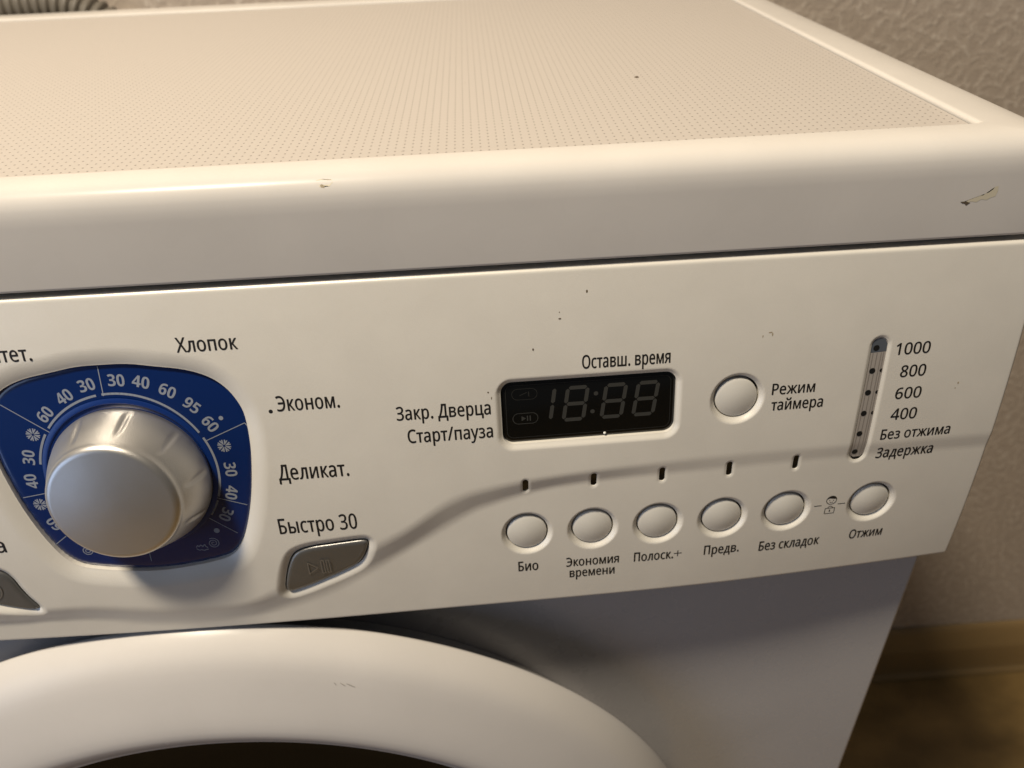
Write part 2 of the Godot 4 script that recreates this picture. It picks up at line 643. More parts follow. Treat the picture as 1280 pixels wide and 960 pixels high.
func glyphs(text: String, bold := false) -> Dictionary:   # triangles of the letters, cap height 1, baseline 0, left edge 0
	var out := {}
	for t in ["H", text]:
		var m := TextMesh.new()
		m.text = t
		m.font = font(bold)
		m.font_size = 96
		m.pixel_size = 0.01
		m.depth = 0.05
		m.curve_step = 1.0
		var a := m.get_mesh_arrays()
		var v: PackedVector3Array = a[Mesh.ARRAY_VERTEX]
		var n: PackedVector3Array = a[Mesh.ARRAY_NORMAL]
		var ix: PackedInt32Array = a[Mesh.ARRAY_INDEX]
		var tri := PackedVector2Array()
		var lo := Vector2(1e9, 1e9)
		var hi := Vector2(-1e9, -1e9)
		var count := ix.size() if ix.size() else v.size()
		for k in range(0, count, 3):
			var q := [k, k + 1, k + 2]
			if ix.size():
				q = [ix[k], ix[k + 1], ix[k + 2]]
			if n[q[0]].z < 0.9 or n[q[1]].z < 0.9 or n[q[2]].z < 0.9:
				continue
			for c in q:
				var p := Vector2(v[c].x, v[c].y)
				tri.append(p)
				lo = lo.min(p)
				hi = hi.max(p)
		if t == "H" and not out.has("base"):
			out.base = lo.y
			out.cap = hi.y - lo.y
		out.tri = tri
		out.lo = lo
		out.hi = hi
	var k: float = 1.0 / out.cap
	var done := PackedVector2Array()
	for p in out.tri:
		done.append(Vector2((p.x - out.lo.x) * k, (p.y - out.base) * k))
	return {"tri": done, "width": (out.hi.x - out.lo.x) * k}

func letters(text: String, left: float, right: float, base: float, cap: float, off := 0.00005, bold := false) -> ArrayMesh:
	var g := glyphs(text, bold)
	var sx: float = (right - left) / g.width
	var v := PackedVector3Array()
	var n := PackedVector3Array()
	var idx := PackedInt32Array()
	for k in 4:   # ink spread: the letter and copies of it 0.05 to 0.1 mm aside, each 0.01 mm higher
		var d: Vector2 = [Vector2(-0.00008, 0), Vector2(0.00008, 0), Vector2(0, 0.00006), Vector2(0, -0.00006)][k]
		for p in g.tri:
			v.append(on(left + p.x * sx + d.x, base + p.y * cap + d.y, off + 0.00001 * k))
			n.append(facing(base))
			idx.append(idx.size())
	return from_arrays(v, idx, n)

func turned(text: String, c: Vector2, cap: float, deg: float, off: float, squeeze := 0.92) -> ArrayMesh:   # a number turned clockwise about its middle
	var g := glyphs(text, true)
	var v := PackedVector3Array()
	var n := PackedVector3Array()
	var idx := PackedInt32Array()
	for p in g.tri:
		var q: Vector2 = Vector2((p.x - g.width * 0.5) * cap * squeeze, (p.y - 0.5) * cap).rotated(-deg_to_rad(deg))
		v.append(on(c.x + q.x, c.y + q.y, off))
		n.append(facing(c.y))
		idx.append(idx.size())
	return from_arrays(v, idx, n)

# ------------------------------------------------------------ setting
func structure(called: String, mesh: Mesh, mat: Material) -> MeshInstance3D:
	var o := put(called, mesh, mat, self)
	o.set_meta("kind", "structure")
	return o

func build_room() -> void:
	var fl := structure("floor", slab(Vector3(-2.5, FLOOR_Y - 0.1, WALL_Z - 0.1), Vector3(3.5, FLOOR_Y, 3.0)), M.floor)
	fl.set_meta("label", "dark brown floor")
	var w := put("wall", slab(Vector3(-2.5, FLOOR_Y + 0.002, WALL_Z - 0.15), Vector3(3.5, 1.75, WALL_Z)), M.wallpaper, self)
	w.set_meta("label", "wall with brown embossed wallpaper behind the washing machine")
	w.set_meta("category", "wall")
	var prof := [Vector2(0.001, -0.768), Vector2(0.004, -0.769), Vector2(0.008, -0.776), Vector2(0.014, -0.797), Vector2(0.017, -0.803), Vector2(0.017, -0.840), Vector2(0.021, -0.842), Vector2(0.023, -0.8485)]
	var rows := []
	for p in prof:
		rows.append([Vector3(-2.5, p.y, WALL_Z + p.x), Vector3(3.5, p.y, WALL_Z + p.x)])
	var s := put("skirting_board", grid_mesh(rows, false, true), M.skirting, self)
	s.set_meta("label", "brown skirting board along the foot of the wall")
	s.set_meta("category", "skirting board")

func slab(lo: Vector3, hi: Vector3) -> ArrayMesh:
	var b := BoxMesh.new()
	b.size = hi - lo
	var st := SurfaceTool.new()
	st.append_from(b, 0, Transform3D(Basis(), (lo + hi) * 0.5))
	return st.commit()

# ------------------------------------------------------------ cabinet and lid
func rounded_rect(x: float, front: float, back: float, r: float, y: float, bow := 0.0) -> Array:   # a loop seen from above, with the front edge bowed
	var out := []
	var cs := [[Vector2(x - r, front - r), 90.0], [Vector2(-x + r, front - r), 180.0], [Vector2(-x + r, back + r), 270.0], [Vector2(x - r, back + r), 0.0]]
	for k in 4:
		for i in 7:
			var a := deg_to_rad(cs[k][1] - 90.0 + 90.0 * i / 6.0)
			var p: Vector2 = cs[k][0] + Vector2(cos(a), sin(a)) * r
			out.append(Vector3(p.x, y, p.y))
		if k == 0:
			for i in range(1, 40):
				out.append(Vector3(lerpf(x - r, -x + r, i / 40.0), y, front))
	for i in out.size():
		if out[i].z > back + r + 0.01:
			out[i].z -= bow * out[i].x * out[i].x
	return out

func build_cabinet() -> void:
	var rows := []
	for y in [-0.034, -0.2, -0.5, FLOOR_Y + 0.012]:
		rows.append(rounded_rect(0.2975, -0.0017, -0.345, 0.0022, y))
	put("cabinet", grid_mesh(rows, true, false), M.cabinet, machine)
	for k in 4:
		var c := CylinderMesh.new()
		c.top_radius = 0.018
		c.bottom_radius = 0.022
		c.height = 0.0115
		c.radial_segments = 20
		put("foot", c, M.dark, machine, Transform3D(Basis(), Vector3([-0.26, 0.26][k % 2], FLOOR_Y + 0.006, [-0.04, -0.3][k / 2])))

const LID_PROFILE := [Vector2(0.0, -0.0055), Vector2(0.0, -0.0017), Vector2(0.005, -0.0011), Vector2(0.015, -0.0006), Vector2(0.035, -0.0002), Vector2(0.07, 0.0), Vector2(0.30, -0.0001), Vector2(0.46, -0.0004), Vector2(0.60, -0.0009), Vector2(0.72, -0.0017), Vector2(0.82, -0.0029), Vector2(0.90, -0.0045), Vector2(0.945, -0.0065), Vector2(0.968, -0.0088), Vector2(0.977, -0.0112), Vector2(0.989, -0.020), Vector2(1.0, -0.0301), Vector2(0.985, -0.0309), Vector2(0.95, -0.0312), Vector2(0.8, -0.0312)]

func lid_at(x: float, s: float, off: float) -> Vector3:   # a point on the front of the lid, s from the inner seam (0) over the edge to the bottom (1)
	for k in range(4, LID_PROFILE.size() - 1):
		var a: Vector2 = LID_PROFILE[k]
		var b: Vector2 = LID_PROFILE[k + 1]
		if s <= b.x or b.x >= 1.0:
			var y := lerpf(a.y, b.y, clampf((s - a.x) / (b.x - a.x), 0.0, 1.0))
			var d := Vector2((b.x - a.x) * 0.0144, b.y - a.y).normalized()
			return Vector3(x, y + d.x * off, lerpf(-0.0140, 0.0004, s) - lerpf(0.022, 0.006, s) * x * x - d.y * off)
	return Vector3.ZERO

func lid_s(y: float) -> float:
	for k in range(10, LID_PROFILE.size() - 1):
		if y >= LID_PROFILE[k + 1].y:
			return remap(y, LID_PROFILE[k].y, LID_PROFILE[k + 1].y, LID_PROFILE[k].x, LID_PROFILE[k + 1].x)
	return 1.0

func lid_patch(pts: Array, off: float) -> ArrayMesh:   # outline as x and y in millimetres
	var v := PackedVector3Array()
	var poly := PackedVector2Array()
	for p in pts:
		poly.append(p * 0.001)
		v.append(lid_at(p.x * 0.001, lid_s(p.y * 0.001), off))
	var idx := Geometry2D.triangulate_polygon(poly)
	if (poly[idx[1]] - poly[idx[0]]).cross(poly[idx[2]] - poly[idx[0]]) > 0.0:
		idx.reverse()
	return from_arrays(v, idx)

func build_lid() -> void:
	var prof := LID_PROFILE
	var rows := []
	for p in prof:
		var s: float = p.x
		rows.append(rounded_rect(lerpf(0.2747, 0.3018, s), lerpf(-0.0140, 0.0004, s), lerpf(-0.325, -0.364, s), lerpf(0.0012, 0.010, s), p.y, lerpf(0.022, 0.006, s)))
	put("lid_frame", grid_mesh(rows, true, false), M.lid, machine)
	# the inlaid sheet: a thin plate with its own edge, 0.5 mm of gap round it
	var v := PackedVector3Array()
	var uv := PackedVector2Array()
	var idx := PackedInt32Array()
	var nx := 40
	for j in 2:
		for i in nx + 1:
			var x := lerpf(-0.2739, 0.2739, float(i) / nx)
			var z := -0.3245 if j == 0 else -0.0144 - 0.022 * x * x
			v.append(Vector3(x, -0.0014, z))
			uv.append(Vector2(x / 0.00263, z / 0.0034))
	for i in nx:
		idx.append_array(PackedInt32Array([i, i + 1, nx + 2 + i, i, nx + 2 + i, nx + 1 + i]))
	put("lid_inlay", from_arrays(v, idx, PackedVector3Array(), uv), M.sheet, machine)
	put("lid_underside", slab(Vector3(-0.285, -0.028, -0.34), Vector3(0.285, -0.006, -0.012)), M.dark, machine)

# ------------------------------------------------------------ dial
func build_dial() -> void:
	var f := {"poly": dial_loop, "at": Vector2(0, -0.0925), "half": Vector2(0.048, 0.044)}
	var plate := put("dial_plate", sheet(f, -0.0027, 0.0004, 0.001, 0.0012, 0.0022), M.blue, machine)
	var z := -0.00264
	var kc := Vector2(-0.0013, -0.0944)
	var t := frame_at(kc.x, kc.y, -0.0027)
	put("dial_collar", lathe([Vector2(0.0286, -0.0001), Vector2(0.0282, 0.0001), Vector2(0.0271, 0.0003), Vector2(0.0268, 0.0002), Vector2(0.0266, -0.0006)], 72), M.blue_ring, plate, t)
	for a in [[-50.0, -9.0], [-5.0, 61.5], [66.0, 111.0], [114.5, 127.0], [-78.0, -55.5]]:
		put("dial_arc", flat(stroke(arc(kc, 0.0289, a[0], a[1]), 0.00075), z), M.mark, plate)
	put("dial_arc", flat(stroke(arc(kc, 0.0279, 132.0, 178.0), 0.0003), z), M.mark, plate)
	var lines := [[Vector2(-3.4, -66.1), Vector2(-3.0, -56.4)], [Vector2(-22.7, -78.0), Vector2(-36.3, -67.0)], [Vector2(25.4, -83.9), Vector2(39.4, -78.3), Vector2(40.3, -79.7)], [Vector2(24.7, -105.2), Vector2(34.6, -108.9)], [Vector2(20.7, -113.2), Vector2(29.1, -120.1)], [Vector2(-2.9, -125.2), Vector2(-3.1, -129.6)], [Vector2(-38.9, -100.5), Vector2(-30.7, -99.3)], [Vector2(-34.1, -120.2), Vector2(-29.2, -116.7)]]
	for l in lines:
		var pts := []
		for p in l:
			pts.append(p * 0.001)
		put("dial_line", flat(stroke(pts, 0.00028), z), M.mark, plate)
	var nums := [["30", -7.9, -62.2, -11.0], ["40", -15.8, -65.6, -26.0], ["60", -23.3, -71.1, -42.0], ["30", 1.7, -61.2, 4.0], ["40", 9.3, -62.2, 16.5], ["60", 17.0, -65.7, 30.0], ["95", 23.7, -71.1, 44.0], ["60", 28.3, -77.9, 58.0], ["30", 31.7, -94.8, 90.0], ["40", 30.3, -103.7, 106.0], ["30", 26.8, -112.2, 121.0], ["30", -32.7, -85.7, -78.0], ["40", -34.4, -94.5, -90.0]]
	for k in nums:
		put("dial_number", turned(k[0], Vector2(k[1], k[2]) * 0.001, 0.0039, k[3], z), M.mark, plate)
	for p in [Vector2(32.1, -76.1), Vector2(22.2, -118.5)]:
		put("dial_dot", flat([disc(p * 0.001, 0.00075 if p.x > 30 else 0.0010)], z), M.mark, plate)
	for p in [Vector2(-29.0, -77.8), Vector2(31.3, -86.0), Vector2(-34.1, -103.5)]:
		var petals := []
		for k in 8:
			var a := TAU * (k + 0.5) / 8
			var d := Vector2.from_angle(a)
			var e := Vector2(-d.y, d.x)
			var c: Vector2 = p * 0.001
			petals.append(PackedVector2Array([c + d * 0.0004 - e * 0.00008, c + d * 0.00215 - e * 0.00062, c + d * 0.00225 - e * 0.0002, c + d * 0.0016, c + d * 0.00225 + e * 0.0002, c + d * 0.00215 + e * 0.00062, c + d * 0.0004 + e * 0.00008]))
		put("snowflake_symbol", flat(petals, z), M.mark, plate)
	for p in [Vector2(20.0, -123.7), Vector2(-23.8, -123.3)]:
		var pts := []
		for k in 40:
			var a := k * 0.36 + 0.6
			pts.append(p * 0.001 + Vector2.from_angle(a) * (0.0003 + k * 0.000048))
		put("spiral_symbol", flat(stroke(pts, 0.0003), z), M.mark, plate)
	var glove := [Vector2(-1.9, 0.3), Vector2(-1.3, 1.1), Vector2(-0.9, 0.5), Vector2(-0.2, 1.2), Vector2(0.4, 0.5), Vector2(1.2, 1.3), Vector2(1.5, 0.4), Vector2(2.1, -0.1)]
	var low := [Vector2(-1.9, -0.3), Vector2(-1.1, -1.0), Vector2(-0.2, -0.8), Vector2(0.6, -1.2), Vector2(1.4, -0.9), Vector2(2.2, -0.8)]
	var both := []
	for l in [glove, low]:
		var pts := []
		for p in l:
			pts.append(Vector2(0.0156, -0.1253) + p * 0.001)
		both.append_array(stroke(pts, 0.00032))
	put("hand_wash_symbol", flat(both, z), M.mark, plate)
	# two half hidden letters at the lower left
	put("dial_number", turned("60", Vector2(-0.0317, -0.1115), 0.0037, -118.0, z), M.mark, plate)

func build_knob() -> void:
	var t := frame_at(-0.0008, -0.0951, -0.0030)
	var prof := [Vector2(0.0258, 0.0002), Vector2(0.0260, 0.0012), Vector2(0.0260, 0.0022), Vector2(0.0257, 0.0034)]
	for k in 14:
		var s := (k + 1) / 14.0
		prof.append(Vector2(lerpf(0.0257, 0.0210, s * (0.72 + 0.28 * s)), lerpf(0.0034, 0.0150, s)))
	for k in 7:
		var a := PI / 2 * (k + 1) / 7.0
		prof.append(Vector2(0.0210 - 0.0026 * (1.0 - cos(a)) - 0.00004, 0.0150 + 0.0026 * sin(a)))
	for k in 8:
		prof.append(Vector2(0.0183 * (1.0 - (k + 1) / 8.0) + 0.00001, 0.0176 + 0.0013 * sin(PI / 2 * (k + 1) / 8.0)))
	var n := 240
	var rows := []
	for q in prof.size():
		var p: Vector2 = prof[q]
		var r := []
		var along_side := (p.y - 0.0075) / 0.0042
		for i in n:
			var a := TAU * i / n
			var cut := 0.0
			if absf(along_side) < 1.6 and p.x > 0.0205:
				for k in 10:
					var mid := deg_to_rad(90.0 - 12.0 - 36.0 * k)
					var d := angle_difference(mid, a) * 0.024
					var end := maxf(0.0, 1.0 - along_side * along_side / 1.6)
					if d > -0.0011 and d < 0.0016:
						var k1 := smoothstep(-0.0011, -0.0002, d) * (1.0 - smoothstep(-0.0002, 0.0016, d))
						cut += 0.0007 * end * k1
			r.append(Vector3((p.x - cut) * cos(a), (p.x - cut) * sin(a), p.y))
		rows.append(r)
	put("program_knob", grid_mesh(rows, true, false), M.knob, machine, t)

# ------------------------------------------------------------ buttons and indicators
func key_cap(loop: PackedVector2Array) -> ArrayMesh:
	var n := loop.size()
	var v := PackedVector3Array()
	var idx := PackedInt32Array()
	var steps := [[0.00045, -0.0042], [0.00045, -0.0016], [0.00052, -0.00125], [0.0007, -0.00098], [0.00098, -0.00080], [0.0014, -0.00071], [0.0020, -0.00068]]
	var last := PackedVector2Array()
	var area2 := 0.0
	for i in n:
		area2 += loop[i].cross(loop[(i + 1) % n])
	for s in steps:
		last.clear()
		for i in n:
			var e := (loop[(i + 1) % n] - loop[(i + n - 1) % n]).normalized()
			var p: Vector2 = loop[i] + Vector2(-e.y, e.x) * signf(area2) * s[0]
			last.append(p)
			v.append(on(p.x, p.y, s[1]))
	for k in steps.size() - 1:
		for i in n:
			var a := k * n + i
			var b := k * n + (i + 1) % n
			if area2 > 0.0:
				idx.append_array(PackedInt32Array([a, b + n, b, a, a + n, b + n]))
			else:
				idx.append_array(PackedInt32Array([a, b, b + n, a, b + n, a + n]))
	var tri := Geometry2D.triangulate_polygon(last)
	var at := (steps.size() - 1) * n
	for k in range(0, tri.size(), 3):
		var ccw := (last[tri[k + 1]] - last[tri[k]]).cross(last[tri[k + 2]] - last[tri[k]]) > 0.0
		idx.append_array(PackedInt32Array([at + tri[k], at + tri[k + (2 if ccw else 1)], at + tri[k + (1 if ccw else 2)]]))
	return from_arrays(v, idx)

func build_buttons() -> void:
	var prof := [Vector2(0.0072, -0.0045), Vector2(0.0072, -0.0012), Vector2(0.00712, -0.0009), Vector2(0.0069, -0.00068)]
	for k in 9:
		var s := 1.0 - (k + 1) / 9.0
		prof.append(Vector2(0.0069 * s + 0.00001, -0.00068 + 0.0012 * (1.0 - s * s)))
	var m := lathe(prof, 56)
	var rng := RandomNumberGenerator.new()
	rng.seed = 14
	for b in BUTTONS:   # each sits a little differently in its hole
		var t := frame_at(b.x, b.y, -0.0004 + rng.randf_range(-0.00015, 0.0001))
		t.basis = t.basis * Basis.from_euler(Vector3(rng.randf_range(-0.02, 0.02), rng.randf_range(-0.02, 0.02), 0))
		put("push_button", m, M.button, machine, t)
	for s in SLITS:
		put("indicator_window", sheet({"a": s + Vector2(0, 0.0020), "b": s - Vector2(0, 0.0020), "at": s, "r": 0.00105, "half": Vector2(0.002, 0.0038)}, -0.0006, 0.0002, 0.0002), M.glass_black, machine)
	# slanting keys left and right of the dial
	for k in 2:
		var f := {"poly": smooth_loop([START, POWER][k], 4), "at": [Vector2(0.058, -0.138), Vector2(-0.063, -0.138)][k], "half": Vector2(0.0185, 0.0135)}
		var key := put(["start_button", "power_button"][k], key_cap(f.poly), M.grey_button, machine)
		var c: Vector2 = [Vector2(0.0553, -0.1355), Vector2(-0.0617, -0.1364)][k]
		var polys := []
		if k == 0:
			polys.append_array(stroke([c + Vector2(-0.0037, 0.0020), c + Vector2(-0.0037, -0.0030), c + Vector2(-0.0004, -0.0005), c + Vector2(-0.0037, 0.0020)], 0.0003))
			for d in [0.0015, 0.0034]:
				polys.append_array(stroke([c + Vector2(d - 0.0005, 0.0027), c + Vector2(d - 0.0005, -0.0033), c + Vector2(d + 0.0005, -0.0033), c + Vector2(d + 0.0005, 0.0027), c + Vector2(d - 0.0005, 0.0027)], 0.0003))
		else:
			polys.append_array(stroke(arc(c, 0.0046, 30, 330), 0.0004))
			polys.append_array(stroke([c + Vector2(0, 0.005), c + Vector2(0, 0.001)], 0.0004))
		put("key_symbol", flat(polys, -0.00045), M.key_mark, key)
	# the strip that shows the spin speed
	var sf := {"a": STRIP_TOP, "b": STRIP_LOW, "at": Vector2(0.2502, -0.0864), "r": 0.0028, "half": Vector2(0.0046, 0.0260)}
	var strip := put("speed_indicator", sheet(sf, -0.0007, 0.0002, 0.0003), M.strip, machine)
	var pt := func(dx: float, y: float) -> Vector2: return Vector2(lerpf(STRIP_TOP.x, STRIP_LOW.x, (y - STRIP_TOP.y) / (STRIP_LOW.y - STRIP_TOP.y)) + dx, y)
	put("strip_end", flat([PackedVector2Array([pt.call(-0.0027, -0.0678), pt.call(0.0027, -0.0676), pt.call(0.0026, -0.0648), pt.call(0.0017, -0.0633), pt.call(0.0, -0.0628), pt.call(-0.0018, -0.0633), pt.call(-0.0026, -0.0648)])], -0.00065), M.strip_cap, strip)
	for d in [-0.0017, -0.0003, 0.0011, 0.0019]:
		put("strip_ridge", flat(stroke([pt.call(d, -0.0680), pt.call(d, -0.1080)], 0.0003), -0.00065), M.strip_line, strip)
	put("strip_end", flat([PackedVector2Array([pt.call(-0.0024, -0.1078), pt.call(-0.0009, -0.1099), pt.call(0.0011, -0.1099), pt.call(0.0025, -0.1079), pt.call(0.0013, -0.1087), pt.call(-0.0009, -0.1088)])], -0.00063), M.dark, strip)
	for y in [-0.0662, -0.0744, -0.0825, -0.0905, -0.0986, -0.1064]:
		put("indicator_light", flat([disc(pt.call(-0.0009, y), 0.00105, 20)], -0.0006), M.dark, strip)
		if y > -0.095 and y < -0.07:
			put("indicator_reflection", flat([PackedVector2Array([pt.call(0.0024, y + 0.0007), pt.call(0.0018, y + 0.0005), pt.call(0.0016, y), pt.call(0.0018, y - 0.0005), pt.call(0.0024, y - 0.0007)])], -0.0006), M.dark, strip)

# ------------------------------------------------------------ display
func build_display() -> void:
	var f := {"box": Vector2(0.0292, 0.0112), "at": Vector2(0.1531, -0.0806), "r": 0.0038, "half": Vector2(0.031, 0.0135)}
	var d := put("display", sheet(f, -0.0019, 0.0003, 0.0005, 0.0007, 0.0016), M.glass_black, machine)
	var z := -0.00184
	var seg := func(o: Vector2, which: Array) -> Array:   # a seven segment figure 8.0 by 12.3 mm, leaning right
		var polys := []
		var w := 0.0066
		var h := 0.0114
		var g := 0.00066
		var q := [[Vector2(0, h), Vector2(w, h)], [Vector2(w, h), Vector2(w, h / 2)], [Vector2(w, h / 2), Vector2(w, 0)], [Vector2(0, 0), Vector2(w, 0)], [Vector2(0, h / 2), Vector2(0, 0)], [Vector2(0, h), Vector2(0, h / 2)], [Vector2(0, h / 2), Vector2(w, h / 2)]]
		for k in which:
			var a: Vector2 = q[k][0]
			var b: Vector2 = q[k][1]
			var e := (b - a).normalized()
			var s := Vector2(-e.y, e.x) * g
			var p := PackedVector2Array()
			for c in [a + e * g * 0.35, a + e * g * 1.2 + s, b - e * g * 1.2 + s, b - e * g * 0.35, b - e * g * 1.2 - s, a + e * g * 1.2 - s]:
				p.append(o + c + Vector2(c.y * 0.15, 0))
			polys.append(p)
		return polys
	put("display_digit", flat(seg.call(Vector2(0.1336, -0.0843), [1, 2]), z), M.segment, d)
	for x in [0.1446, 0.1574, 0.1682]:
		put("display_digit", flat(seg.call(Vector2(x, -0.0847), [0, 1, 2, 3, 4, 5, 6]), z), M.segment, d)
	for p in [Vector2(0.1556, -0.0759), Vector2(0.1544, -0.0823)]:
		put("display_colon", flat([disc(p, 0.00075)], z), M.segment, d)
	for k in 2:
		var c := Vector2(0.1318, [-0.0744, -0.0831][k])
		var polys := []
		polys.append_array(stroke(arc(c + Vector2(-0.0023, 0), 0.0019, 180, 360, 12) + arc(c + Vector2(0.0023, 0), 0.0019, 0, 180, 12) + [c + Vector2(-0.0023, -0.0019)], 0.00022))
		if k == 1:
			polys.append(PackedVector2Array([c + Vector2(-0.0013, 0.0009), c + Vector2(-0.0013, -0.0009), c + Vector2(0.0002, 0)]))
			for e in [0.0007, 0.0016]:
				polys.append_array(stroke([c + Vector2(e, 0.0009), c + Vector2(e, -0.0009)], 0.0004))
		else:
			polys.append_array(stroke([c + Vector2(-0.0016, -0.0004), c + Vector2(0.0008, 0.0006)], 0.0003))
			polys.append_array(stroke([c + Vector2(0.0014, 0.0008), c + Vector2(0.0014, -0.0008)], 0.0004))
		put("display_symbol", flat(polys, z), M.segment_faint if k == 0 else M.segment, d)
	var rim := []
	var bc := Vector2(0.1531, -0.0806)
	for q in [[Vector2(1, 1), 0.0], [Vector2(1, -1), 90.0], [Vector2(-1, -1), 180.0], [Vector2(-1, 1), 270.0]]:
		rim.append_array(arc(bc + q[0] * Vector2(0.0254, 0.0072), 0.0022, q[1], q[1] + 90.0, 6))
	rim.append(rim[0])
	put("display_inner_edge", flat(stroke(rim, 0.00022), z), M.segment_faint, d)
	put("dust_speck", lathe([Vector2(0.0005, 0), Vector2(0.00044, 0.00026), Vector2(0.00026, 0.00043), Vector2(0.00001, 0.0005)], 12), M.bright, d, frame_at(0.1586, -0.0904, -0.0018))

# ------------------------------------------------------------ lettering
func build_print() -> void:
	var rows := [
		["Хлопок", 23.7, 42.6, -52.1, 4.6], ["нтет.", -33.2, -20.8, -51.9, 4.7], ["Эконом.", 51.5, 71.6, -73.4, 5.1], ["Деликат.", 48.0, 71.4, -98.3, 5.7], ["Быстро 30", 44.6, 71.4, -119.6, 6.2],
		["Закр. Дверца", 89.5, 120.3, -79.4, 4.7], ["Старт/пауза", 92.4, 120.6, -87.8, 4.8], ["Оставш. время", 150.9, 179.7, -65.8, 4.5], ["Режим", 214.8, 229.4, -80.0, 4.0], ["таймера", 215.1, 232.9, -85.9, 4.1],
		["1000", 255.4, 267.0, -68.8, 4.1], ["800", 258.4, 267.1, -77.1, 4.2], ["600", 258.2, 267.2, -85.4, 4.2], ["400", 258.2, 267.3, -93.6, 4.3], ["Без отжима", 256.1, 281.3, -101.4, 4.1], ["Задержка", 256.3, 277.2, -109.7, 4.5],
		["Био", 127.0, 134.3, -147.2, 4.5], ["Экономия", 144.8, 164.5, -146.9, 4.2], ["времени", 146.1, 163.0, -152.3, 4.2], ["Полоск.", 170.3, 185.1, -147.3, 4.3], ["Предв.", 196.9, 210.3, -147.2, 4.4], ["Без складок", 218.2, 241.7, -148.2, 4.6], ["Отжим", 253.6, 266.6, -147.4, 4.4], ["а", -52.4, -49.1, -119.6, 5.9]]
	for r in rows:
		put("printed_label", letters(r[0], r[1] * 0.001, r[2] * 0.001, r[3] * 0.001, r[4] * 0.001), M.ink, panel)
	put("printed_dot", flat([disc(Vector2(0.0493, -0.0733), 0.00068)], 0.00005), M.ink, panel)
	put("printed_plus", flat(stroke([Vector2(0.1854, -0.1451), Vector2(0.1883, -0.1451)], 0.00036) + stroke([Vector2(0.1868, -0.1465), Vector2(0.1868, -0.1437)], 0.00034), 0.00005), M.ink, panel)
	# child lock sign: a small face above a padlock, a dash on either side
	var c := Vector2(0.2432, -0.1270)
	var polys := stroke(arc(c, 0.0019, 0, 360), 0.00026)
	polys.append(PackedVector2Array([c + Vector2(-0.0019, 0.0004), c + Vector2(-0.0008, 0.0009), c + Vector2(0.0008, 0.0006), c + Vector2(0.0019, 0.0004), c + Vector2(0.0014, 0.0015), c + Vector2(0.0, 0.0020), c + Vector2(-0.0014, 0.0015)]))
	for dx in [-0.0007, 0.0007]:
		polys.append(disc(c + Vector2(dx, -0.0001), 0.0002, 8))
	polys.append_array(stroke(arc(c + Vector2(0, -0.0003), 0.0008, 130, 230, 8), 0.0002))
	var l := Vector2(0.2432, -0.1318)
	polys.append_array(stroke([l + Vector2(-0.0018, 0.0011), l + Vector2(-0.0018, -0.0014), l + Vector2(0.0018, -0.0014), l + Vector2(0.0018, 0.0011), l + Vector2(-0.0018, 0.0011)], 0.00025))
	polys.append_array(stroke(arc(l + Vector2(0, 0.0011), 0.0009, -90, 90, 10), 0.00025))
	polys.append_array(stroke([l + Vector2(0, 0.0003), l + Vector2(0, -0.0006)], 0.0004))
	put("child_lock_symbol", flat(polys, 0.00005), M.ink, panel)
	for x in [0.2383, 0.2473]:
		put("printed_dash", flat(stroke([Vector2(x - 0.0014, -0.1291), Vector2(x + 0.0014, -0.1291)], 0.0003), 0.00005), M.ink, panel)

# ------------------------------------------------------------ door
func build_door() -> void:
	var prof := [Vector2(0.1930, -0.0015), Vector2(0.1935, 0.0130), Vector2(0.1965, 0.0156), Vector2(0.2105, 0.0171), Vector2(0.2124, 0.0180), Vector2(0.2126, 0.0190), Vector2(0.2121, 0.0206), Vector2(0.2108, 0.0230), Vector2(0.2092, 0.0252), Vector2(0.2074, 0.0272), Vector2(0.2056, 0.0287), Vector2(0.2036, 0.0300), Vector2(0.2010, 0.0313), Vector2(0.1970, 0.0329), Vector2(0.1920, 0.0346), Vector2(0.1870, 0.0363), Vector2(0.1825, 0.0377), Vector2(0.1785, 0.0388), Vector2(0.1750, 0.0395), Vector2(0.1720, 0.0397), Vector2(0.1695, 0.0393), Vector2(0.1672, 0.0384), Vector2(0.1648, 0.0372), Vector2(0.1628, 0.0360), Vector2(0.1618, 0.0353), Vector2(0.1612, 0.0354), Vector2(0.1607, 0.0352), Vector2(0.1604, 0.0342), Vector2(0.1602, 0.0310)]
	var t := Transform3D(Basis(), Vector3(0, -0.3773, 0))
	put("door_ring", lathe(prof, 256), M.door, machine, t)
	var inner := [Vector2(0.1604, 0.0320), Vector2(0.159, 0.022), Vector2(0.154, 0.011), Vector2(0.140, 0.006), Vector2(0.10, 0.003), Vector2(0.06, 0.002), Vector2(0.00001, 0.0015)]
	put("door_glass", lathe(inner, 128), M.door_glass, machine, t)

# ------------------------------------------------------------ wear
func chips(spots: Array, off: float, seed_: int) -> ArrayMesh:
	var rng := RandomNumberGenerator.new()
	rng.seed = seed_
	var polys := []
	for s in spots:
		var p := PackedVector2Array()
		for k in 9:
			p.append(s[0] * 0.001 + Vector2.from_angle(TAU * k / 9.0) * Vector2(s[1], s[2]) * 0.001 * rng.randf_range(0.6, 1.15))
		polys.append(p)
	return flat(polys, off)

